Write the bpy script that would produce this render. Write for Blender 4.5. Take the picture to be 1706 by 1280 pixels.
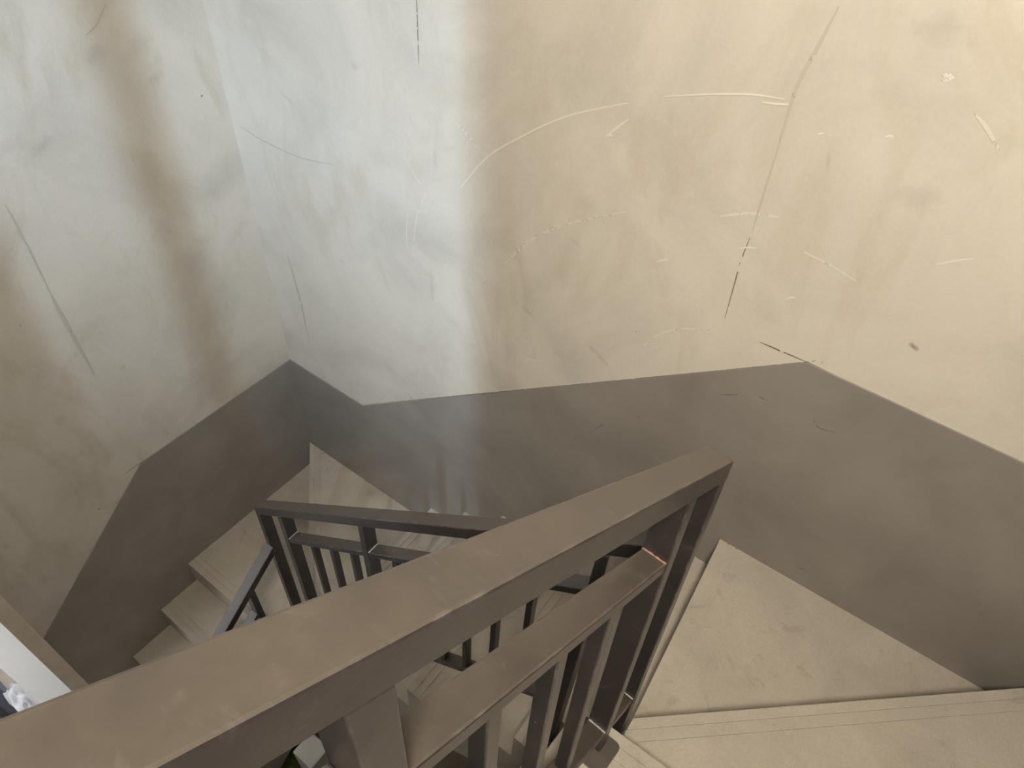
import bpy, bmesh, math, random
from mathutils import Vector, Matrix
random.seed(7)
S = bpy.context.scene
for o in list(bpy.data.objects): bpy.data.objects.remove(o)
COL = S.collection

# ------------------------------------------------------------------ camera
F_PX = 1141.1
cam_d = bpy.data.cameras.new('camera'); cam = bpy.data.objects.new('camera', cam_d); COL.objects.link(cam)
cam_d.sensor_fit = 'HORIZONTAL'; cam_d.sensor_width = 36; cam_d.lens = F_PX / 1706 * 36
cam_d.clip_start = 0.02
YAW, PITCH, ROLL = -0.572, -0.787, 0.074
fw = Vector((math.sin(YAW)*math.cos(PITCH), math.cos(YAW)*math.cos(PITCH), math.sin(PITCH)))
rt = Vector((math.cos(YAW), -math.sin(YAW), 0)); up = rt.cross(fw)
r2 = rt*math.cos(ROLL) + up*math.sin(ROLL); u2 = -rt*math.sin(ROLL) + up*math.cos(ROLL)
M4 = Matrix((r2, u2, -fw)).transposed().to_4x4(); M4.translation = Vector((2.538, -1.630, 3.402))
cam.matrix_world = M4
S.camera = cam

# ------------------------------------------------------------------ world, lights, exposure
wd = bpy.data.worlds.new('world'); S.world = wd; wd.use_nodes = True
bg = wd.node_tree.nodes['Background']; bg.inputs[0].default_value = (.62, .77, 1, 1); bg.inputs[1].default_value = 0.35
S.view_settings.view_transform = 'Standard'; S.view_settings.look = 'None'
S.view_settings.gamma = 1; S.view_settings.use_curve_mapping = False
S.view_settings.exposure = 0.0

def area_light(name, loc, target, sx, sy, power, color, shape='RECTANGLE', label=''):
    d = bpy.data.lights.new(name, 'AREA'); d.shape = shape; d.size = sx; d.size_y = sy
    d.energy = power; d.color = color
    o = bpy.data.objects.new(name, d); COL.objects.link(o); o.location = loc
    o.rotation_euler = (Vector(target) - Vector(loc)).to_track_quat('-Z', 'Y').to_euler()
    return o
# daylight from the sky seen through the stair window
DAY = (.60, .765, 1)
area_light('sky_daylight', (4.0, -6.0, 5.4), (0.6, -.5, 1.2), .08, 2.8, 620, DAY)
# daylight outside the landing window in the right wall
area_light('landing_daylight', (4.3, -2.75, 4.25), (2.6, -1.6, 2.6), .7, .9, 18, (.5, .7, 1))
# daylight of the side room's own window
area_light('side_room_daylight', (-.75, -3.35, 1.0), (-.1, -1.8, -.3), .9, 1.1, 52, (.94, .96, 1))
# ceiling lamp light (its fitting is built below)
LAMP = Vector((2.80, -2.05, 4.42)); AIM = Vector((1.95, 0, 2.2))
lamp_o = area_light('spot_lamp_light', LAMP, AIM, .42, .42, 34, (1, .895, .75), 'DISK'); lamp_o.data.spread = math.radians(112)

# ------------------------------------------------------------------ materials
def new_mat(name):
    m = bpy.data.materials.new(name); m.use_nodes = True
    nt = m.node_tree; b = nt.nodes['Principled BSDF']
    return m, nt, b
def nd(nt, t, **kw):
    n = nt.nodes.new(t)
    for k, v in kw.items():
        if k in n.inputs: n.inputs[k].default_value = v
        else: setattr(n, k, v)
    return n
def noise(nt, co, scale, detail=4, rough=.55, dist=0, stretch=None):
    if stretch:
        mp = nd(nt, 'ShaderNodeMapping'); mp.inputs['Scale'].default_value = stretch
        nt.links.new(co, mp.inputs[0]); co = mp.outputs[0]
    n = nd(nt, 'ShaderNodeTexNoise'); n.inputs['Scale'].default_value = scale; n.inputs['Detail'].default_value = detail
    n.inputs['Roughness'].default_value = rough; n.inputs['Distortion'].default_value = dist
    nt.links.new(co, n.inputs['Vector']); return n.outputs[0]
def ramp(nt, fac, stops):
    r = nd(nt, 'ShaderNodeValToRGB'); e = r.color_ramp.elements
    while len(e) < len(stops): e.new(.5)
    for el, (p, c) in zip(e, stops):
        el.position = p; el.color = c if len(c) == 4 else (*c, 1)
    nt.links.new(fac, r.inputs[0]); return r.outputs[0]
def mix(nt, mode, fac, a, b):
    n = nd(nt, 'ShaderNodeMix', data_type='RGBA', blend_type=mode)
    if isinstance(fac, (int, float)): n.inputs[0].default_value = fac
    else: nt.links.new(fac, n.inputs[0])
    for i, v in ((6, a), (7, b)):
        if isinstance(v, tuple): n.inputs[i].default_value = (*v, 1)
        else: nt.links.new(v, n.inputs[i])
    return n.outputs[2]
def bump(nt, b, h, strength, dist=.01, prev=None):
    n = nd(nt, 'ShaderNodeBump'); n.inputs['Strength'].default_value = strength; n.inputs['Distance'].default_value = dist
    nt.links.new(h, n.inputs['Height'])
    if prev: nt.links.new(prev, n.inputs['Normal'])
    nt.links.new(n.outputs[0], b.inputs['Normal']); return n.outputs[0]
def objco(nt): return nd(nt, 'ShaderNodeNewGeometry').outputs['Position']

def mat_plaster(name, base, stain=.55, offs=0):
    m, nt, b = new_mat(name); co = objco(nt)
    if offs:
        mp = nd(nt, 'ShaderNodeMapping'); mp.inputs['Location'].default_value = (offs, offs*.7, offs*.3)
        nt.links.new(co, mp.inputs[0]); co = mp.outputs[0]
    big = noise(nt, co, 1.7, 5, .6, .6)
    c = ramp(nt, big, [(.32, tuple(v*.86 for v in base)), (.5, base), (.68, tuple(min(1, v*1.08) for v in base))])
    # trowel smears, darker and yellower, stretched upward
    sm = noise(nt, co, 3.2, 6, .62, 1.2, (1, 1, .45))
    f = ramp(nt, sm, [(.52, (0, 0, 0)), (.72, (1, 1, 1))])
    fm = nd(nt, 'ShaderNodeMath', operation='MULTIPLY'); nt.links.new(f, fm.inputs[0]); fm.inputs[1].default_value = stain
    c = mix(nt, 'MIX', fm.outputs[0], c, (base[0]*.82, base[1]*.78, base[2]*.70))
    gr = noise(nt, co, 5.5, 7, .65, .8, (1, 1, .6))
    f2 = ramp(nt, gr, [(.60, (0, 0, 0)), (.75, (.5, .5, .5))])
    c = mix(nt, 'MIX', f2, c, tuple(v*.80 for v in (base[0], base[0]*.97, base[0]*.94)))
    fine = noise(nt, co, 90, 3, .7)
    c = mix(nt, 'OVERLAY', .10, c, fine)
    # small pits
    vo = nd(nt, 'ShaderNodeTexVoronoi'); vo.inputs['Scale'].default_value = 9; nt.links.new(co, vo.inputs['Vector'])
    pit = ramp(nt, vo.outputs['Distance'], [(.018, (1, 1, 1)), (.035, (0, 0, 0))])
    sel = ramp(nt, noise(nt, co, 4, 2), [(.58, (0, 0, 0)), (.62, (.7, .7, .7))])
    pm = nd(nt, 'ShaderNodeMath', operation='MULTIPLY'); nt.links.new(pit, pm.inputs[0]); nt.links.new(sel, pm.inputs[1])
    c = mix(nt, 'MIX', pm.outputs[0], c, (.16, .13, .10))
    nt.links.new(c, b.inputs['Base Color']); b.inputs['Roughness'].default_value = .72
    b.inputs['Specular IOR Level'].default_value = .3
    p = bump(nt, b, noise(nt, co, 3.5, 4), .18, .03); bump(nt, b, fine, .12, .004, p)
    return m
def mat_paint(name, base, rough=.42, var=.14):
    m, nt, b = new_mat(name); co = objco(nt)
    n1 = noise(nt, co, 3, 5, .6, .4)
    c = ramp(nt, n1, [(.3, tuple(v*(1-var) for v in base)), (.7, tuple(v*(1+var) for v in base))])
    n2 = noise(nt, co, 14, 5, .6, .5, (1, 1, .5))
    f = ramp(nt, n2, [(.64, (0, 0, 0)), (.8, (.35, .35, .35))])
    c = mix(nt, 'MIX', f, c, tuple(v*1.35 for v in base))
    nt.links.new(c, b.inputs['Base Color']); b.inputs['Roughness'].default_value = rough
    fine = noise(nt, co, 70, 3, .6)
    p = bump(nt, b, noise(nt, co, 5, 4), .22, .02); bump(nt, b, fine, .10, .003, p)
    return m
def mat_concrete(name, base, var=.12):
    m, nt, b = new_mat(name); co = objco(nt)
    n1 = noise(nt, co, 4, 6, .62, .5)
    c = ramp(nt, n1, [(.3, tuple(v*(1-var) for v in base)), (.5, base), (.72, tuple(min(1, v*(1+var)) for v in base))])
    n2 = noise(nt, co, 11, 6, .65, 1.0)
    f = ramp(nt, n2, [(.58, (0, 0, 0)), (.78, (.75, .75, .75))])
    c = mix(nt, 'MIX', f, c, (base[0]*.66, base[1]*.60, base[2]*.52))
    fine = noise(nt, co, 160, 2, .7); c = mix(nt, 'OVERLAY', .16, c, fine)
    nt.links.new(c, b.inputs['Base Color']); b.inputs['Roughness'].default_value = .62
    b.inputs['Specular IOR Level'].default_value = .35
    p = bump(nt, b, noise(nt, co, 9, 4), .12, .01); bump(nt, b, fine, .15, .002, p)
    return m
def mat_rail(name):
    m, nt, b = new_mat(name); co = objco(nt)
    base = (.060, .050, .046)
    n1 = noise(nt, co, 9, 5, .6, .5)
    c = ramp(nt, n1, [(.3, (.030, .025, .025)), (.7, (.050, .043, .041))])
    # dust lies on what faces up
    g = nd(nt, 'ShaderNodeNewGeometry'); sx = nd(nt, 'ShaderNodeSeparateXYZ'); nt.links.new(g.outputs['Normal'], sx.inputs[0])
    upf = ramp(nt, sx.outputs[2], [(.45, (0, 0, 0)), (.75, (1, 1, 1))])
    dn = ramp(nt, noise(nt, co, 13, 6, .62, .8), [(.30, (.50, .50, .50)), (.72, (1, 1, 1))])
    dm = nd(nt, 'ShaderNodeMath', operation='MULTIPLY'); nt.links.new(upf, dm.inputs[0]); nt.links.new(dn, dm.inputs[1])
    dd = nd(nt, 'ShaderNodeMath', operation='MULTIPLY'); nt.links.new(dm.outputs[0], dd.inputs[0]); dd.inputs[1].default_value = .78
    c = mix(nt, 'MIX', dd.outputs[0], c, (.132, .110, .087))
    # worn edges, bare metal showing in places
    bv = nd(nt, 'ShaderNodeBevel', samples=4); bv.inputs['Radius'].default_value = .004
    dt = nd(nt, 'ShaderNodeVectorMath', operation='DOT_PRODUCT'); nt.links.new(bv.outputs[0], dt.inputs[0]); nt.links.new(g.outputs['True Normal'], dt.inputs[1])
    ed = ramp(nt, dt.outputs['Value'], [(.86, (1, 1, 1)), (.985, (0, 0, 0))])
    en = ramp(nt, noise(nt, co, 24, 5, .65), [(.50, (0, 0, 0)), (.62, (.75, .75, .75))])
    em = nd(nt, 'ShaderNodeMath', operation='MULTIPLY'); nt.links.new(ed, em.inputs[0]); nt.links.new(en, em.inputs[1])
    c = mix(nt, 'MIX', em.outputs[0], c, (.36, .33, .31))
    # plaster dust smeared on in cloudy patches
    cl = ramp(nt, noise(nt, co, 18, 6, .7, 1.5), [(.58, (0, 0, 0)), (.80, (.20, .20, .20))])
    c = mix(nt, 'MIX', cl, c, (.34, .31, .28))
    # plaster specks
    vo = nd(nt, 'ShaderNodeTexVoronoi'); vo.inputs['Scale'].default_value = 42; nt.links.new(co, vo.inputs['Vector'])
    sp = ramp(nt, vo.outputs['Distance'], [(.05, (1, 1, 1)), (.09, (0, 0, 0))])
    sel = ramp(nt, noise(nt, co, 16, 2), [(.60, (0, 0, 0)), (.64, (.8, .8, .8))])
    pm = nd(nt, 'ShaderNodeMath', operation='MULTIPLY'); nt.links.new(sp, pm.inputs[0]); nt.links.new(sel, pm.inputs[1])
    c = mix(nt, 'MIX', pm.outputs[0], c, (.5, .45, .38))
    nt.links.new(c, b.inputs['Base Color'])
    rr = nd(nt, 'ShaderNodeMapRange'); nt.links.new(dd.outputs[0], rr.inputs[0]); rr.inputs[3].default_value = .30; rr.inputs[4].default_value = .55
    nt.links.new(rr.outputs[0], b.inputs['Roughness'])
    bump(nt, b, noise(nt, co, 60, 4), .08, .003)
    return m
def mat_plain(name, base, rough=.6, var=.06, emit=None, es=0, scale=12):
    m, nt, b = new_mat(name); co = objco(nt)
    c = ramp(nt, noise(nt, co, scale, 4), [(.3, tuple(v*(1-var) for v in base)), (.7, tuple(min(1, v*(1+var)) for v in base))])
    nt.links.new(c, b.inputs['Base Color']); b.inputs['Roughness'].default_value = rough
    if emit:
        b.inputs['Emission Color'].default_value = (*emit, 1); b.inputs['Emission Strength'].default_value = es
    return m
def mat_mark(name, col, scale, lo):
    """a broken chalk / crack mark: plain colour, missing in patches"""
    m, nt, b = new_mat(name); co = objco(nt)
    b.inputs['Base Color'].default_value = (*col, 1); b.inputs['Roughness'].default_value = .8
    f = ramp(nt, noise(nt, co, scale, 5, .65), [(lo, (0, 0, 0)), (lo+.03, (1, 1, 1))])
    nt.links.new(f, b.inputs['Alpha'])
    return m
def mat_stain(name, col, cover):
    """soft round stain: fades from its centre (object space -1..1)"""
    m, nt, b = new_mat(name)
    tc = nd(nt, 'ShaderNodeTexCoord'); ln = nd(nt, 'ShaderNodeVectorMath', operation='LENGTH')
    nt.links.new(tc.outputs['UV'], ln.inputs[0])
    n = noise(nt, objco(nt), 22, 5, .7)
    ad = nd(nt, 'ShaderNodeMath', operation='ADD'); nt.links.new(ln.outputs['Value'], ad.inputs[0]); nt.links.new(n, ad.inputs[1])
    f = ramp(nt, ad.outputs[0], [(.40, (cover, cover, cover)), (1.2, (0, 0, 0))])
    b.inputs['Base Color'].default_value = (*col, 1); b.inputs['Roughness'].default_value = .8
    nt.links.new(f, b.inputs['Alpha'])
    return m
def mat_glass(name):
    m = bpy.data.materials.new(name); m.use_nodes = True; nt = m.node_tree
    nt.nodes.remove(nt.nodes['Principled BSDF'])
    t = nd(nt, 'ShaderNodeBsdfTransparent'); t.inputs[0].default_value = (.93, .96, .96, 1)
    g = nd(nt, 'ShaderNodeBsdfGlossy'); g.inputs['Roughness'].default_value = .03
    mx = nd(nt, 'ShaderNodeMixShader'); mx.inputs[0].default_value = .07
    nt.links.new(t.outputs[0], mx.inputs[1]); nt.links.new(g.outputs[0], mx.inputs[2])
    nt.links.new(mx.outputs[0], nt.nodes['Material Output'].inputs[0])
    return m

M = {}
M['plaster'] = mat_plaster('cream_plaster', (.66, .615, .535))
M['plaster_l'] = mat_plaster('cream_plaster_patched', (.63, .59, .52), .8, 5.3)
M['dado'] = mat_paint('grey_dado_paint', (.285, .262, .235))
M['step'] = mat_concrete('trowelled_cement', (.50, .455, .385))
M['rail'] = mat_rail('dark_brown_metal_paint')
M['weld'] = mat_plain('bare_weld_bead', (.27, .14, .115), .5, .3, scale=120)
M['weld_grey'] = mat_plain('grey_weld_bead', (.42, .42, .42), .35, .3, scale=120)
M['white'] = mat_plain('white_wall_paint', (.78, .775, .765), .5, .03, scale=5)
M['trim'] = mat_plain('beige_plaster_trim', (.78, .70, .59), .65, .08, scale=9)
M['ceiling'] = mat_plain('white_ceiling_paint', (.74, .72, .68), .7, .03, scale=3)
M['frame'] = mat_plain('white_window_frame', (.75, .75, .74), .4, .03)
M['glass'] = mat_glass('window_glass')
M['crack'] = mat_mark('dark_crack_line', (.20, .16, .12), 30, .42)
M['seam'] = mat_mark('dull_plaster_seam', (.53, .485, .41), 22, .38)
M['chalk'] = mat_mark('pale_chalk_scratch', (.76, .72, .64), 30, .32)
M['chalk_faint'] = mat_mark('faint_chalk_scratch', (.71, .665, .585), 30, .42)
M['stain'] = mat_stain('grey_scuff', (.22, .19, .15), .75)
M['stain_shade_soft'] = mat_stain('soft_grey_scuff_shade', (.36, .33, .29), .16)
M['stain_yellow'] = mat_stain('soft_ochre_damp_stain', (.46, .36, .22), .2)
M['pale'] = mat_mark('pale_filler_patch', (.74, .71, .65), 26, .47)

# ------------------------------------------------------------------ helpers
def tag(o, label=None, cat=None, group=None, kind=None):
    if label: o['label'] = label
    if cat: o['category'] = cat
    if group: o['group'] = group
    if kind: o['kind'] = kind
    return o
def mesh_obj(name, bm, mat, parent=None, bevel=0, smooth=False, origin=None):
    bmesh.ops.recalc_face_normals(bm, faces=bm.faces)
    if origin is not None: bmesh.ops.translate(bm, verts=bm.verts, vec=-Vector(origin))
    me = bpy.data.meshes.new(name); bm.to_mesh(me); bm.free()
    if mat: me.materials.append(mat)
    if smooth:
        for p in me.polygons: p.use_smooth = True
    o = bpy.data.objects.new(name, me); COL.objects.link(o)
    if parent: o.parent = parent
    if bevel:
        md = o.modifiers.new('bevel', 'BEVEL'); md.width = bevel; md.segments = 2; md.limit_method = 'ANGLE'
    return o
def empty(name, loc=(0, 0, 0)):
    o = bpy.data.objects.new(name, None); COL.objects.link(o); o.location = loc; o.empty_display_size = .1
    return o
def add_hexa(bm, pts):   # 8 points: bottom 4 (loop), top 4 (loop)
    v = [bm.verts.new(p) for p in pts]
    for f in ((3, 2, 1, 0), (4, 5, 6, 7), (0, 1, 5, 4), (1, 2, 6, 5), (2, 3, 7, 6), (3, 0, 4, 7)):
        bm.faces.new([v[i] for i in f])
def add_box(bm, x0, x1, y0, y1, z0, z1):
    add_hexa(bm, [(x0, y0, z0), (x1, y0, z0), (x1, y1, z0), (x0, y1, z0), (x0, y0, z1), (x1, y0, z1), (x1, y1, z1), (x0, y1, z1)])
def box(name, mat, x0, x1, y0, y1, z0, z1, parent=None, bevel=0):
    bm = bmesh.new(); add_box(bm, x0, x1, y0, y1, z0, z1)
    return mesh_obj(name, bm, mat, parent, bevel)
def add_prism(bm, poly, vec):
    """poly: 3D loop, extruded by vec"""
    a = [bm.verts.new(p) for p in poly]; b = [bm.verts.new(Vector(p) + Vector(vec)) for p in poly]
    bm.faces.new(a[::-1]); bm.faces.new(b)
    n = len(poly)
    for i in range(n): bm.faces.new((a[i], a[(i+1) % n], b[(i+1) % n], b[i]))

# ------------------------------------------------------------------ setting
W = 3.45          # stairwell width (x), left wall x=0, back wall y=0
TOP = 4.70; BOT = -2.0; FRONT = -2.75
FL = -.90         # level of the landing at the foot of the left flight
wall_back = tag(box('wall_back', M['plaster'], -.15, W+.15, 0, .15, BOT, TOP), 'cream plastered back wall with chalk arcs above the grey dado', kind='structure')
bm = bmesh.new()
DY0, DY1, DZ = -1.74, -2.55, 1.2        # doorway in the left wall
add_box(bm, -.14, 0, DY0, 0, BOT, TOP)
add_box(bm, -.14, 0, DY1, DY0, DZ, TOP); add_box(bm, -.14, 0, FRONT-.15, DY1, BOT, TOP); add_box(bm, -.14, 0, DY1, DY0, BOT, FL)
wall_left = tag(mesh_obj('wall_left', bm, M['plaster_l']), 'patchy plastered left wall streaked by daylight, doorway at its end', kind='structure')
bm = bmesh.new()
VY0, VY1, VZ0, VZ1 = -2.70, -2.10, 3.30, 4.30          # landing window in the right wall
add_box(bm, W, W+.15, VY1, 0, BOT, TOP); add_box(bm, W, W+.15, FRONT-.15, VY0, BOT, TOP)
add_box(bm, W, W+.15, VY0, VY1, BOT, VZ0); add_box(bm, W, W+.15, VY0, VY1, VZ1, TOP)
wall_right = tag(mesh_obj('wall_right', bm, M['plaster']), 'cream plastered right wall beside the upper flight', kind='structure')
# front wall with the stair window
WX0, WX1, WZ0, WZ1 = 1.415, 2.605, 3.00, 4.50
bm = bmesh.new()
add_box(bm, -.15, WX0, FRONT-.15, FRONT, BOT, TOP); add_box(bm, WX1, W+.15, FRONT-.15, FRONT, BOT, TOP)
add_box(bm, WX0, WX1, FRONT-.15, FRONT, BOT, WZ0); add_box(bm, WX0, WX1, FRONT-.15, FRONT, WZ1, TOP)
tag(mesh_obj('wall_front', bm, M['plaster']), 'plastered front wall holding the stair window', kind='structure')
tag(box('ceiling', M['ceiling'], -.15, W+.15, FRONT-.15, .15, TOP, TOP+.12), 'white ceiling over the stairwell', kind='structure')
win = tag(empty('window_1', ((WX0+WX1)/2, FRONT, WZ0)), 'white framed stair window in the front wall', kind='structure')
def winbar(name, x0, x1, z0, z1, mat='frame', y0=FRONT-.10, y1=FRONT-.05):
    bm = bmesh.new(); add_box(bm, x0, x1, y0, y1, z0, z1); return mesh_obj(name, bm, M[mat], win, origin=win.location)
winbar('window_frame', WX0, WX0+.035, WZ0, WZ1); winbar('window_frame', WX1-.035, WX1, WZ0, WZ1)
winbar('window_frame', WX0+.035, WX1-.035, WZ0, WZ0+.04); winbar('window_frame', WX0+.035, WX1-.035, WZ1-.04, WZ1)
MU0, MU1 = 1.722, 1.760
winbar('mullion', MU0, MU1, WZ0+.04, WZ1-.04)
winbar('pane', WX0+.035, MU0, WZ0+.04, WZ1-.04, 'glass', FRONT-.078, FRONT-.074); winbar('pane', MU1, WX1-.035, WZ0+.04, WZ1-.04, 'glass', FRONT-.078, FRONT-.074)

win2 = tag(empty('window_2', (W, (VY0+VY1)/2, VZ0)), 'white framed window in the right wall above the landing', kind='structure')
def win2bar(name, y0, y1, z0, z1, mat='frame', x0=W+.05, x1=W+.10):
    bm = bmesh.new(); add_box(bm, x0, x1, y0, y1, z0, z1); return mesh_obj(name, bm, M[mat], win2, origin=win2.location)
win2bar('window_frame', VY0, VY0+.04, VZ0, VZ1); win2bar('window_frame', VY1-.04, VY1, VZ0, VZ1)
win2bar('window_frame', VY0+.04, VY1-.04, VZ0, VZ0+.04); win2bar('window_frame', VY0+.04, VY1-.04, VZ1-.04, VZ1)
win2bar('pane', VY0+.04, VY1-.04, VZ0+.04, VZ1-.04, 'glass', W+.074, W+.078)

# grey painted dado bands that climb with the stairs
def band(name, poly, vec, label):
    bm = bmesh.new(); add_prism(bm, poly, vec)
    return tag(mesh_obj(name, bm, M['dado']), label, kind='structure')
band('baseboard_back', [(.006, 0, .718), (.562, 0, .712), (2.448, 0, 2.150), (W, 0, 2.128), (W, 0, 1.0), (2.4, 0, .9), (1.0, 0, -.2), (.006, 0, -.4)], (0, -.006, 0),
     'dark grey painted dado climbing along the back wall')
band('baseboard_left', [(0, 0, .718), (0, -.926, .710), (0, -1.668, .095), (0, -1.668, -1.0), (0, -.9, -.6), (0, 0, -.4)], (.006, 0, 0),
     'dark grey painted dado descending along the left wall')
band('baseboard_right', [(W, -.006, 2.128), (W, -.92, 2.128), (W, -2.3, 3.12), (W, -2.75, 3.12), (W, -2.75, 2.3), (W, -2.2, 2.1), (W, -.006, 1.2)], (-.006, 0, 0),
     'dark grey painted dado climbing along the right wall')

# marks on the plaster: chalk arcs, seams, cracks, scuffs, painted shade bands (parts of the wall they are on)
MARKS = [0]
def strip(name, pts, width, mat, wall, plane, off=.0012):
    """thin flat mark along pts on wall plane 'y' (pts = x,z) or 'x' (pts = y,z)"""
    bm = bmesh.new(); L = []; MARKS[0] += 1; off += .0001*(MARKS[0] % 9)
    n = len(pts)
    for i, p in enumerate(pts):
        a = Vector(pts[max(0, i-1)]); b = Vector(pts[min(n-1, i+1)]); t = (b-a).normalized(); q = Vector((-t.y, t.x))
        w = width*.5*(.35 + .65*math.sin(math.pi*(i+.5)/n))
        row = []
        for sgn in (-1, 1):
            r = Vector(p) + q*w*sgn
            row.append(bm.verts.new((r.x, -off, r.y) if plane == 'y' else (off, r.x, r.y)))
        L.append(row)
    for i in range(n-1): bm.faces.new((L[i][0], L[i+1][0], L[i+1][1], L[i][1]))
    return mesh_obj(name, bm, mat, wall)
def patch(name, c, rx, rz, ang, mat, wall, plane, off=.0010):
    bm = bmesh.new(); uv = bm.loops.layers.uv.new('UVMap'); N = 20
    vs = []
    for k in range(N):
        a = 2*math.pi*k/N; u, v = math.cos(a), math.sin(a)
        x = c[0] + rx*u*math.cos(ang) - rz*v*math.sin(ang); z = c[1] + rx*u*math.sin(ang) + rz*v*math.cos(ang)
        vs.append((bm.verts.new((x, -off, z) if plane == 'y' else (off, x, z)), (u, v)))
    ce = bm.verts.new((c[0], -off, c[1]) if plane == 'y' else (off, c[0], c[1]))
    for k in range(N):
        f = bm.faces.new((ce, vs[k][0], vs[(k+1) % N][0]))
        for lp, t in zip(f.loops, ((0, 0), vs[k][1], vs[(k+1) % N][1])): lp[uv].uv = t
    return mesh_obj(name, bm, mat, wall)
CX = Vector((2.538, -1.630, 3.402))
def pix(px, py):
    v = (r2*((px-853)/F_PX) - u2*((py-640)/F_PX) + fw); return v
def bw(px, py):       # photo point -> (x,z) on the back wall
    d = pix(px, py); t = -CX.y/d.y; p = CX + d*t; return (p.x, p.z)
def lw(px, py):       # photo point -> (y,z) on the left wall
    d = pix(px, py); t = -CX.x/d.x; p = CX + d*t; return (p.y, p.z)
def curve(pts, n=14):
    """smooth Catmull-Rom through pts"""
    P = [Vector(p) for p in pts]; P = [P[0]*2-P[1]] + P + [P[-1]*2-P[-2]]; out = []
    for i in range(1, len(P)-2):
        for k in range(n):
            t = k/n; a, b, c, d = P[i-1], P[i], P[i+1], P[i+2]
            out.append(.5*((2*b)+(c-a)*t+(2*a-5*b+4*c-d)*t*t+(3*b-a-3*c+d)*t**3))
    out.append(P[-2]); return [tuple(p) for p in out]
def bmark(name, px, width, mat): return strip(name, curve([bw(*p) for p in px]), width, M[mat], wall_back, 'y')
def lmark(name, px, width, mat): return strip(name, curve([lw(*p) for p in px]), width, M[mat], wall_left, 'x')
bmark('chalk_arc', [(768, 312), (812, 262), (880, 222), (950, 192), (1046, 171)], .0065, 'chalk')
bmark('chalk_arc', [(1106, 161), (1180, 157), (1250, 157), (1308, 165)], .0055, 'chalk')
bmark('chalk_arc', [(1270, 170), (1295, 173), (1320, 174)], .006, 'chalk')
bmark('chalk_arc', [(838, 442), (880, 405), (940, 375), (1044, 352)], .007, 'chalk_faint')
bmark('chalk_arc', [(850, 425), (890, 395), (950, 365)], .005, 'chalk_faint')
bmark('chalk_arc', [(672, 255), (690, 290), (709, 322), (697, 350), (690, 400), (689, 440)], .005, 'chalk_faint')
bmark('chalk_arc', [(683, 345), (678, 380), (679, 415)], .004, 'chalk_faint')
bmark('chalk_arc', [(760, 205), (780, 225), (797, 247)], .008, 'chalk_faint')
bmark('chalk_arc', [(1070, 578), (1090, 562), (1120, 550), (1160, 548), (1200, 552)], .007, 'chalk_faint')
bmark('chalk_arc', [(1200, 360), (1250, 355), (1300, 362)], .008, 'chalk_faint')
bmark('chalk_arc', [(1330, 415), (1380, 440), (1430, 470)], .006, 'chalk_faint')
bmark('chalk_arc', [(1625, 190), (1645, 215), (1665, 250)], .008, 'chalk_faint')
for a, b in (((1010, 227), (1048, 198)), ((1094, 436), (1115, 432)), ((1362, 224), (1374, 222)), ((1476, 227), (1490, 227)), ((1232, 413), (1262, 413)), ((1310, 497), (1326, 496)), ((873, 600), (905, 602)), ((1560, 440), (1625, 430))):
    bmark('chalk_fleck', [a, ((a[0]+b[0])/2, (a[1]+b[1])/2-1), b], .005, 'chalk')
p = bw(1578, 128); patch('chalk_fleck', p, .018, .008, .6, M['pale'], wall_back, 'y')
p = bw(1016, 225); patch('chalk_fleck', p, .008, .006, .2, M['pale'], wall_back, 'y')
# the two vertical seams and the thin dark lines along the dado's top and past its corner
bmark('plaster_seam', [(694, -12), (696, 40), (698, 107)], .0035, 'crack')
bmark('plaster_seam', [(1398, 10), (1362, 80), (1326, 150), (1293, 258)], .010, 'seam')
bmark('plaster_seam', [(1300, 235), (1275, 315), (1253, 387)], .007, 'seam')
bmark('plaster_seam', [(1250, 395), (1235, 434), (1222, 480), (1208, 530)], .0035, 'crack')
bmark('thin_dark_line', [(1263, 568), (1300, 584), (1345, 603)], .0045, 'crack')
bmark('thin_dark_line', [(1338, 603.5), (1348, 602.5), (1359, 601)], .004, 'crack')
bmark('thin_dark_line', [(606, 674), (850, 651), (1100, 627), (1345, 602.5)], .0035, 'crack')  # thin broken dark line along the dado's top edge
bmark('thin_dark_line', [(1345, 602.5), (1525, 690), (1710, 776)], .0025, 'crack')
lmark('thin_dark_line', [(208, 790), (221, 780), (236, 770)], .004, 'crack')
lmark('plaster_seam', [(8, 340), (33, 387), (60, 440), (85, 492)], .006, 'seam')
lmark('plaster_seam', [(85, 492), (110, 540), (157, 623)], .014, 'seam')
bmark('plaster_seam', [(478, 420), (492, 470), (505, 520), (515, 572)], .010, 'seam')
bmark('plaster_seam', [(400, 210), (440, 235), (500, 262), (560, 275)], .006, 'seam')
lmark('plaster_seam', [(140, 60), (160, 42), (176, 5)], .004, 'seam')
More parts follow.
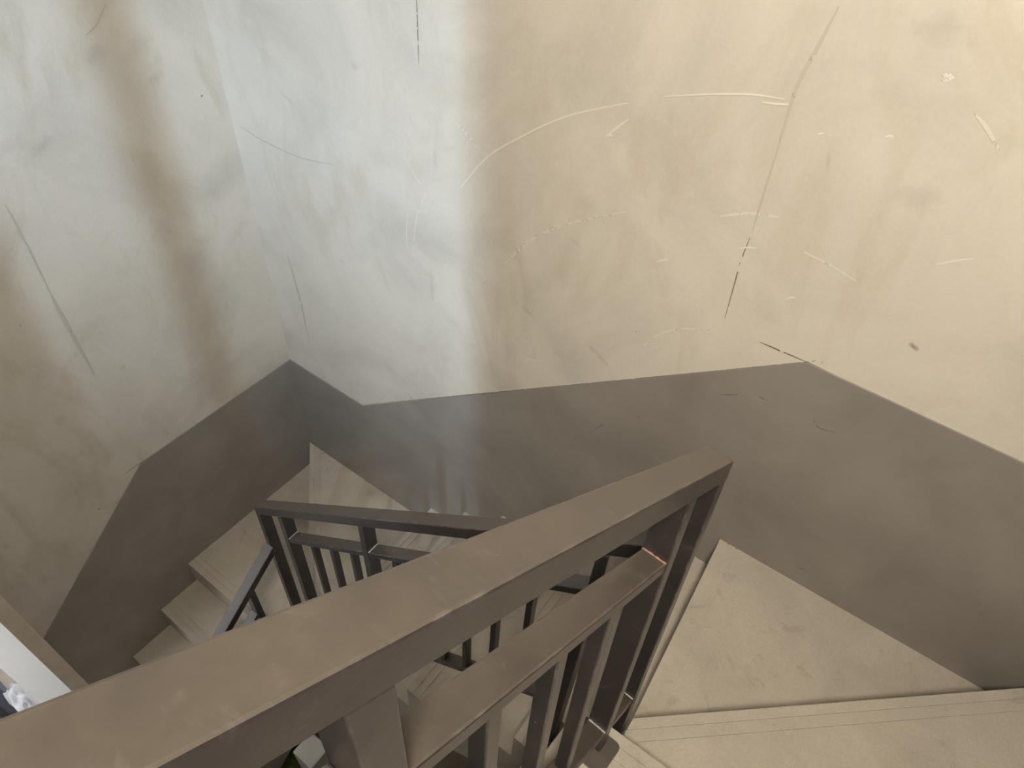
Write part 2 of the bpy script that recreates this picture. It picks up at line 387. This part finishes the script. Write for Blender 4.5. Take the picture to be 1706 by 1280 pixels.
# scuffs and stains, plus a painted upright shadow band on the back wall
for q, rx, rz, an, m in (((1522, 577), .035, .020, -.5, 'stain'), ((1060, 552), .008, .008, 0, 'stain'), ((571, 437), .030, .026, 0, 'stain_shade_soft'), ((537, 591), .02, .02, 0, 'stain_shade_soft'),
                         ((685, 663), .018, .008, -.6, 'stain'), ((862, 565), .016, .016, 0, 'stain_shade_soft'), ((1380, 270), .014, .06, .3, 'stain_shade_soft'), ((1530, 330), .12, .08, .2, 'stain_shade_soft'),
                         ((960, 405), .06, .012, -.3, 'stain_shade_soft'), ((1000, 595), .14, .022, -.5, 'stain_shade_soft'), ((880, 520), .12, .022, -.4, 'stain_shade_soft'), ((590, 110), .05, .04, 0, 'stain_shade_soft'),
                         ((480, 165), .10, .025, -.5, 'stain_shade_soft'), ((1570, 50), .12, .07, 0, 'stain_shade_soft'), ((725, 260), .025, .16, 0, 'stain_shade_soft'), ((720, 480), .03, .2, 0, 'stain_shade_soft'),  # last two: faint upright shadow band painted on the plaster
                         ):
    patch('scuff_shade', bw(*q), rx, rz, an, M[m], wall_back, 'y', .0008)
for q, rx, rz, an, m in (((336, 160), .014, .012, .3, 'stain'), ((152, 66), .008, .007, 0, 'stain'), ((34, 542), .010, .010, 0, 'stain'), ((262, 590), .012, .02, 0, 'stain_shade_soft'),
                         ((205, 612), .04, .04, 0, 'stain_shade_soft'), ((165, 848), .012, .014, 0, 'stain'), ((135, 755), .03, .05, 0, 'stain_shade_soft'), ((100, 700), .06, .07, 0, 'stain_shade_soft'),
                         ((260, 130), .09, .06, .4, 'stain_shade_soft'), ((70, 245), .12, .05, .5, 'stain_shade_soft'), ((160, 90), .10, .08, .2, 'stain_shade_soft'), ):
    patch('scuff_shade', lw(*q), rx, rz, an, M[m], wall_left, 'x', .0008)
# dents in the dado
for a, b, c in (((988, 716), (998, 710), (1007, 705)), ((1200, 655), (1215, 656), (1232, 655)), ((1265, 658), (1272, 662), (1280, 666)), ((1357, 695), (1365, 710), (1392, 718)), ((1330, 945), (1338, 945), (1345, 950))):
    strip('dent', curve([bw(*a), bw(*b), bw(*c)]), .004, M['crack'], wall_back, 'y', .0068)
patch('dent', bw(1065, 693), .018, .010, .5, M['stain'], wall_back, 'y', .0068)

# doorway at the end of the left wall: plaster trim, splayed white jamb
door = tag(empty('door_1', (0, -1.74, FL)), 'open doorway with white splayed jamb at the foot of the left flight', kind='structure')
def dpart(name, bm, mat):
    return mesh_obj(name, bm, mat, door, origin=door.location)
bm = bmesh.new(); add_box(bm, 0, .012, -1.738, -1.668, FL, DZ+.07); dpart('trim', bm, M['trim'])
bm = bmesh.new()
add_prism(bm, [(.0125, -1.738, FL), (-.14, -1.872, FL), (-.14, -1.738, FL)], (0, 0, DZ-FL)); dpart('jamb', bm, M['white'])

# side room behind the doorway
RX, RY0, RY1 = -2.0, -3.6, -1.1
tag(box('floor_side_room', M['trim'], RX, -.14, RY0, RY1, FL-.1, FL), 'beige floor of the side room behind the doorway', kind='structure')
tag(box('wall_side_room_far', M['white'], RX-.1, RX, RY0, RY1, FL, 1.7), 'white far wall of the side room', kind='structure')
tag(box('wall_side_room_back', M['white'], RX-.1, -.14, RY1, RY1+.1, FL, 1.7), 'white back wall of the side room', kind='structure')
bm = bmesh.new(); add_box(bm, RX-.1, -1.3, RY0-.1, RY0, FL, 1.7); add_box(bm, -.2, -.14, RY0-.1, RY0, FL, 1.7); add_box(bm, -1.3, -.2, RY0-.1, RY0, FL, .3); add_box(bm, -1.3, -.2, RY0-.1, RY0, 1.6, 1.7)
tag(mesh_obj('wall_side_room_front', bm, M['white']), 'white front wall of the side room with a window opening', kind='structure')
tag(box('ceiling_side_room', M['ceiling'], RX-.1, -.14, RY0-.1, RY1+.1, 1.7, 1.8), 'white ceiling of the side room', kind='structure')

# floors
tag(box('floor', M['step'], 0, W, FRONT, 0, BOT-.1, BOT), 'cement floor at the bottom of the stairwell', kind='structure')
tag(box('floor_landing', M['step'], 2.30, W, FRONT, -2.165, 2.34, 2.52), 'cement landing at the top of the right flight', kind='structure')
tag(box('floor_lower_landing', M['step'], 0, 1.0, FRONT, -1.93, FL-.2, FL), 'cement landing at the foot of the left flight', kind='structure')

# ------------------------------------------------------------------ staircase
H, G = .18, .239
stair = tag(empty('staircase', (1.6, -.9, -.9)), 'cement winder staircase with grooved treads turning round the open well', 'staircase')
def clip(poly, nrm, d0, keep_greater):
    out = []
    for i in range(len(poly)):
        a, b = poly[i], poly[(i+1) % len(poly)]
        da = (a.dot(nrm)-d0)*(1 if keep_greater else -1); db = (b.dot(nrm)-d0)*(1 if keep_greater else -1)
        if da >= 0: out.append(a)
        if (da > 0 > db) or (da < 0 < db): out.append(a + (b-a)*(da/(da-db)))
    return out
def step(poly, ztop, bottoms, nose):
    """poly: plan loop (ccw); nose: (a,b) plan edge of the nosing; bottoms: z of the underside under each corner"""
    P = [Vector(p) for p in poly]
    a, b = Vector(nose[0]), Vector(nose[1]); t = (b-a).normalized(); n = Vector((-t.y, t.x))
    cen = sum(P, Vector((0, 0)))/len(P)
    if (cen-a).dot(n) < 0: n = -n
    d0 = a.dot(n)
    lim = [-1, .028, .036, .060, .068, 9]
    bm = bmesh.new(); GD = .0035
    for i in range(5):
        q = clip(clip(P, n, d0+lim[i], True), n, d0+lim[i+1], False)
        if len(q) < 3: continue
        z = ztop-GD if i in (1, 3) else ztop
        bm.faces.new([bm.verts.new((v.x, v.y, z)) for v in q])
        if i in (1, 3):
            for L in (lim[i], lim[i+1]):
                e = [v for v in q if abs(v.dot(n)-d0-L) < 1e-6]
                if len(e) == 2:
                    bm.faces.new([bm.verts.new(c) for c in ((e[0].x, e[0].y, z), (e[1].x, e[1].y, z), (e[1].x, e[1].y, ztop), (e[0].x, e[0].y, ztop))])
    m = len(P)
    tv = [bm.verts.new((p.x, p.y, ztop)) for p in P]; bv = [bm.verts.new((p.x, p.y, z)) for p, z in zip(P, bottoms)]
    for i in range(m): bm.faces.new((bv[i], bv[(i+1) % m], tv[(i+1) % m], tv[i]))
    bm.faces.new(bv[::-1])
    return mesh_obj('step', bm, M['step'], stair, origin=stair.location)
XI, YI = .985, -.960      # inner edges: left flight, back flight
def xr(y): return 2.378 + .078*(y+.952)      # inner edge of the right flight, parallel to its railing
X0 = 1.017                # first straight nosing of the back flight
XB = 2.449
E_ = .006                 # steps stop at the face of the painted dado
def soff_b(x): return H*((x-X0)/G+1) - .44
for k in range(6):
    x0 = X0+k*G; x1 = x0+G if k < 5 else XB
    poly = [(x0, YI), (x1, YI), (x1, -E_), (x0, -E_)]
    if k == 5: poly = [(x0, YI), (2.497, YI), (2.497, -.828), (XB, -E_), (x0, -E_)]
    bt = [soff_b(p[0]) for p in poly]
    step(poly, H*(k+1), bt, ((x0, YI), (x0, 0)))
# left winders: W1 (level 0, diagonal nosing from the corner) and W0
PIV = (X0, -.955)
step([(E_, -E_), PIV, (X0, -E_)], 0, [-.45, -.45, -.28], ((0, 0), PIV))
step([(E_, -.958), (PIV[0], -.958), (E_, -E_)], -H, [-.62, -.62, -.55], ((0, -.958), (PIV[0], -.958)))
for k in range(1, 4):
    y0 = -.958-k*G; y1 = y0+G; zt = -H*(k+1)
    step([(E_, y0), (XI, y0), (XI, y1), (E_, y1)], zt, [zt-.44, zt-.44, zt-.26, zt-.26], ((0, y0), (XI, y0)))
# right winders: B, A
PB = (2.497, -.828); WE = W-E_
step([(XB, -E_), PB, (WE, -E_)], 7*H, [.85, .95, .95], ((XB, 0), PB))
step([PB, (2.497, -.952), (WE, -.952), (WE, -E_)], 8*H, [1.0, 1.0, 1.1, 1.1], (PB, (WE, -E_)))
for k in range(5):
    y1 = -.952-k*G; y0 = y1-G+(-.018 if k == 4 else 0); zt = (9+k)*H
    step([(xr(y0), y0), (WE, y0), (WE, y1), (xr(y1), y1)], zt, [zt-.28, zt-.28, zt-.46, zt-.46], ((xr(y1), y1), (WE, y1)))

# ------------------------------------------------------------------ balustrades
class Rail:
    def __init__(s, name, label, org, dr, z0, slope, lean=0, leanu=0):
        s.o = Vector(org); s.d = Vector(dr).normalized(); s.n = Vector((-s.d.y, s.d.x)); s.z0 = z0; s.s = slope; s.lean = lean; s.leanu = leanu
        s.root = tag(empty(name, (s.o.x, s.o.y, z0-1.1)), label, 'railing', 'stair railings around the well')
    def top(s, u): return s.z0 + s.s*u
    def P(s, u, v, z):
        dp = s.top(u)-z; q = s.o + s.d*(u+s.leanu*dp) + s.n*(v+s.lean*dp); return (q.x, q.y, z)
    def _fin(s, name, bm, mat, parent=None, bev=.002):
        return mesh_obj(name, bm, mat, parent or s.root, bev, origin=s.root.location)
    def bar(s, name, u0, u1, v0, v1, dz0, dz1, mat=None, parent=None, bev=.003):
        """sloping bar; dz measured down from the handrail top"""
        pts = []
        for dz in (dz1, dz0):
            for u, v in ((u0, v0), (u1, v0), (u1, v1), (u0, v1)): pts.append(s.P(u, v, s.top(u)-dz))
        bm = bmesh.new(); add_hexa(bm, pts); return s._fin(name, bm, mat or M['rail'], parent, bev)
    def upright(s, name, u0, u1, v0, v1, zb=None, dzb=None, dzt=.05, mat=None):
        pts = [s.P(u, v, zb if zb is not None else s.top(u)-dzb) for u, v in ((u0, v0), (u1, v0), (u1, v1), (u0, v1))]
        pts += [s.P(u, v, s.top(u)-dzt) for u, v in ((u0, v0), (u1, v0), (u1, v1), (u0, v1))]
        bm = bmesh.new(); add_hexa(bm, pts); return s._fin(name, bm, mat or M['rail'], None, .0025)
    def plate(s, post, uc, z, hw=.045, hv=.05, r=.014, th=.007):
        vc = s.lean*(s.top(uc)-z); uc = uc+s.leanu*(s.top(uc)-z); pts = []
        for su, sv, a0 in ((1, 1, 0), (-1, 1, 90), (-1, -1, 180), (1, -1, 270)):
            for k in range(4):
                a = math.radians(a0+30*k); pts.append((uc+su*(hw-r)+r*math.cos(a), sv*(hv-r)+r*math.sin(a)+vc))
        bm = bmesh.new()
        loop = []
        for u, v in pts:
            q = s.o+s.d*u+s.n*v; loop.append((q.x, q.y, z+.0005))
        add_prism(bm, loop, (0, 0, th)); return mesh_obj('base_plate', bm, M['rail'], post, origin=s.root.location)
    def weld(s, parent, u, v0, v1, dz, r=.0035, mat='weld_grey'):
        bm = bmesh.new(); N = 6; K = 8; rings = []
        for i in range(K+1):
            v = v0+(v1-v0)*i/K; rr = r*(.75+.25*math.sin(i*2.7))
            ring = []
            for k in range(N):
                a = 2*math.pi*k/N
                ring.append(bm.verts.new(s.P(u+rr*math.cos(a), v, s.top(u)-dz+rr*math.sin(a))))
            rings.append(ring)
        for i in range(K):
            for k in range(N): bm.faces.new((rings[i][k], rings[i][(k+1) % N], rings[i+1][(k+1) % N], rings[i+1][k]))
        bm.faces.new(rings[0][::-1]); bm.faces.new(rings[-1])
        return mesh_obj('weld_bead', bm, M[mat], parent, 0, True, origin=s.root.location)

MID0, MID1, BT0, BT1 = .213, .243, .905, .937
HW = .025
# --- back flight
R = Rail('stair_railing', 'dark brown metal railing climbing beside the flight along the back wall', (.804, -.825), (1, 0), .964, .805)
R.bar('handrail', 0, 1.606, -HW, HW, 0, .052)
def ub(x): return x-.804
pe = R.upright('post', ub(.804), ub(.832), -HW, HW, zb=-H, dzt=.05); R.plate(pe, ub(.818), -H, .036, .036)
p2 = R.upright('post', ub(.972), ub(1.002), -HW, HW, zb=0, dzt=.05); R.plate(p2, ub(.987), 0, .028, .04)
p3 = R.upright('post', ub(1.474), ub(1.502), -HW, HW, zb=2*H, dzt=.05); R.plate(p3, ub(1.488), 2*H, .04, .045)
R.lean = -.05; p4 = R.upright('post', ub(2.285), ub(2.315), -HW, HW, zb=6*H, dzt=.05); R.plate(p4, ub(2.31), 6*H, .05, .05); R.lean = 0
ma = R.bar('middle_rail', ub(1.002), ub(1.474), -HW*.9, HW*.9, MID0, MID1); R.weld(ma, ub(1.004), -HW*.9, HW*.9, MID0)
mb = R.bar('middle_rail', ub(1.502), ub(2.285), -HW*.9, HW*.9, MID0, MID1); R.weld(mb, ub(1.504), -HW*.9, HW*.9, MID0)
R.bar('bottom_rail', ub(1.002), ub(1.474), -HW*.9, HW*.9, BT0, BT1); R.bar('bottom_rail', ub(1.502), ub(2.285), -HW*.9, HW*.9, BT0, BT1)
for x in (1.133, 1.258, 1.381, 1.605, 1.705, 1.805, 1.905, 2.015, 2.125): R.upright('baluster', ub(x), ub(x+.020), -.014, .014, dzb=BT0, dzt=MID1)

# --- left flight (descends towards the viewer)
R = Rail('stair_railing', 'dark brown metal railing descending beside the left flight', (.826, -.851), (0, -1), .700, -.80)
R.bar('handrail', 0, 1.05, -HW, HW, 0, .052)
q1 = R.upright('post', .145, .175, -HW, HW, zb=-.18*2, dzt=.05); R.plate(q1, .16, -.36, .035, .045)
q2 = R.upright('post', .745, .775, -HW, HW, zb=-.18*4, dzt=.05); R.plate(q2, .76, -.72, .035, .045)
R.bar('middle_rail', .175, .745, -HW*.9, HW*.9, MID0, MID1); R.bar('bottom_rail', .175, .745, -HW*.9, HW*.9, BT0, BT1)
for u in (.29, .40, .51, .62): R.upright('baluster', u, u+.020, -.014, .014, dzb=BT0, dzt=MID1)

# --- right flight (climbs past the viewer)
R = Rail('stair_railing', 'dark brown metal railing with dusty top rail climbing towards the upper landing', (2.434, -.806), (-.078, -1), 2.523, .705, .030, .030)
R.bar('handrail', 0, 1.44, -HW, HW, 0, .053)
def uy(y): return (-.806-y)*1.003
e0 = R.upright('post', uy(-.808), uy(-.838), -HW, HW, zb=6*H, dzt=.05); R.plate(e0, uy(-.823), 6*H, .045, .05)
e1 = R.upright('post', uy(-.957), uy(-.988), -HW, HW, zb=9*H, dzt=.05)
R.plate(e1, uy(-.985), 9*H, .045, .058)
e2 = R.upright('post', uy(-1.522), uy(-1.558), -HW, HW, zb=11*H, dzt=.05); R.plate(e2, uy(-1.54), 11*H)
e3 = R.upright('post', uy(-2.11), uy(-2.145), -HW, HW, zb=13*H, dzt=.05); R.plate(e3, uy(-2.1275), 13*H)
m1 = R.bar('middle_rail', uy(-.988), uy(-1.522), -HW*.9, HW*.9, MID0, MID1); w = R.weld(m1, uy(-.990), -HW*.9, HW*.9, MID0, .0032, 'weld'); w['label'] = 'rust pink weld bead'
R.bar('middle_rail', uy(-1.558), uy(-2.11), -HW*.9, HW*.9, MID0, MID1)
b1 = R.bar('bottom_rail', uy(-.988), uy(-1.522), -HW*.9, HW*.9, BT0, BT1); R.weld(b1, uy(-.990), -HW*.9, HW*.9, BT0)
b2 = R.bar('bottom_rail', uy(-.838), uy(-.957), -HW*.9, HW*.9, BT0, BT1); R.weld(b2, uy(-.840), -HW*.9, HW*.9, BT0)
R.bar('bottom_rail', uy(-1.558), uy(-2.11), -HW*.9, HW*.9, BT0, BT1)
for y in (-1.126, -1.262, -1.392, -1.70, -1.82, -1.92, -2.01): R.upright('baluster', uy(y), uy(y-.024), -.014, .014, dzb=BT0, dzt=MID1)

# ------------------------------------------------------------------ adjustable ceiling spotlight
lamp = tag(empty('ceiling_spotlight', (LAMP.x, LAMP.y, TOP)), 'white adjustable ceiling spotlight turned towards the back wall', 'lamp')
ax = (AIM-LAMP).normalized()
def lathe(name, prof, org, axis, mat, cap=True):
    """prof: (distance along axis, radius)"""
    q = axis.to_track_quat('Z', 'Y'); bm = bmesh.new(); N = 28; rings = []
    for t, r in prof:
        rings.append([bm.verts.new(org + q @ Vector((r*math.cos(2*math.pi*k/N), r*math.sin(2*math.pi*k/N), t))) for k in range(N)])
    for a, b in zip(rings, rings[1:]):
        for k in range(N): bm.faces.new((a[k], a[(k+1) % N], b[(k+1) % N], b[k]))
    if cap: bm.faces.new(rings[0][::-1])
    return mesh_obj(name, bm, mat, lamp, origin=lamp.location)
lathe('mounting_plate', [(0, .055), (.02, .055), (.022, .0)], Vector((LAMP.x, LAMP.y, TOP)), Vector((0, 0, -1)), M['frame'])
lathe('stem', [(0, .012), (.12, .012)], Vector((LAMP.x, LAMP.y, TOP-.02)), Vector((0, 0, -1)), M['frame'])
lathe('lamp_shade', [(-.14, .07), (-.13, .10), (-.02, .235), (-.012, .25), (-.012, .244), (-.03, .225), (-.12, .09)], LAMP, ax, M['frame'])
lathe('bulb', [(-.11, .02), (-.09, .05), (-.05, .062), (-.025, .05), (-.015, .0)], LAMP, ax, mat_plain('lamp_bulb', (.9, .85, .75), .4, .01, (1, .88, .70), 6))

# ------------------------------------------------------------------ things glimpsed through the doorway and down the well
M['blue'] = mat_plain('blue_grey_plastic', (.11, .115, .19), .45, .12, scale=8)
M['violet'] = mat_plain('violet_lid', (.14, .11, .20), .5, .12, scale=8)
M['dark'] = mat_plain('dark_strap', (.02, .02, .025), .5, .1)
bx = tag(empty('storage_box', (-.675, -2.18, FL)), 'tall blue grey storage box with dark straps past the open doorway', 'box')
def bpart(name, x0, x1, y0, y1, z0, z1, mat, bev=.006):
    bm = bmesh.new(); add_box(bm, x0, x1, y0, y1, z0, z1); return mesh_obj(name, bm, M[mat], bx, bev, origin=bx.location)
bpart('body', -.90, -.45, -2.40, -1.968, FL, -.25, 'blue', .012); bpart('lid', -.905, -.445, -2.405, -1.963, -.25, -.20, 'violet', .01)
bpart('strap', -.449, -.446, -2.06, -2.03, FL, -.25, 'dark', 0); bpart('strap', -.449, -.446, -2.34, -2.31, FL, -.25, 'dark', 0)
def blob(name, c, rad, mat, amp, seed, fl):
    bm = bmesh.new(); bmesh.ops.create_icosphere(bm, subdivisions=4, radius=1)
    from mathutils import noise as mn
    for v in bm.verts:
        d = v.co.normalized(); f = 1 + amp*mn.noise(d*2.2+Vector((seed, 0, 0))) + amp*.6*abs(mn.noise(d*5+Vector((0, seed, 0))))
        p = Vector((d.x*rad[0], d.y*rad[1], d.z*rad[2]))*f
        if d.z < -.5: p.z = -rad[2]*.62
        v.co = p + Vector((c[0], c[1], 0)); v.co.z += fl + rad[2]*.62
    return mesh_obj(name, bm, mat, None, 0, True)
M['bag'] = mat_plain('white_thin_plastic', (.78, .80, .84), .35, .06, scale=30)
tag(blob('plastic_bag', (-.36, -1.93, 0), (.10, .055, .20), M['bag'], .35, 3.1, FL), 'crumpled white plastic bag between the doorway jamb and the storage box', 'bag')
M['sack'] = mat_plain('olive_woven_sack', (.16, .19, .07), .8, .2, scale=40)
tag(blob('woven_sack', (.66, -1.20, 0), (.17, .15, .24), M['sack'], .25, 7.7, BOT), 'olive green sack standing on the floor at the bottom of the well', 'sack')
tag(box('wall_well_pier', M['white'], 1.185, 1.315, -1.265, -1.145, BOT, -.30, None, .006), 'white plastered pier standing at the bottom of the well', kind='structure')
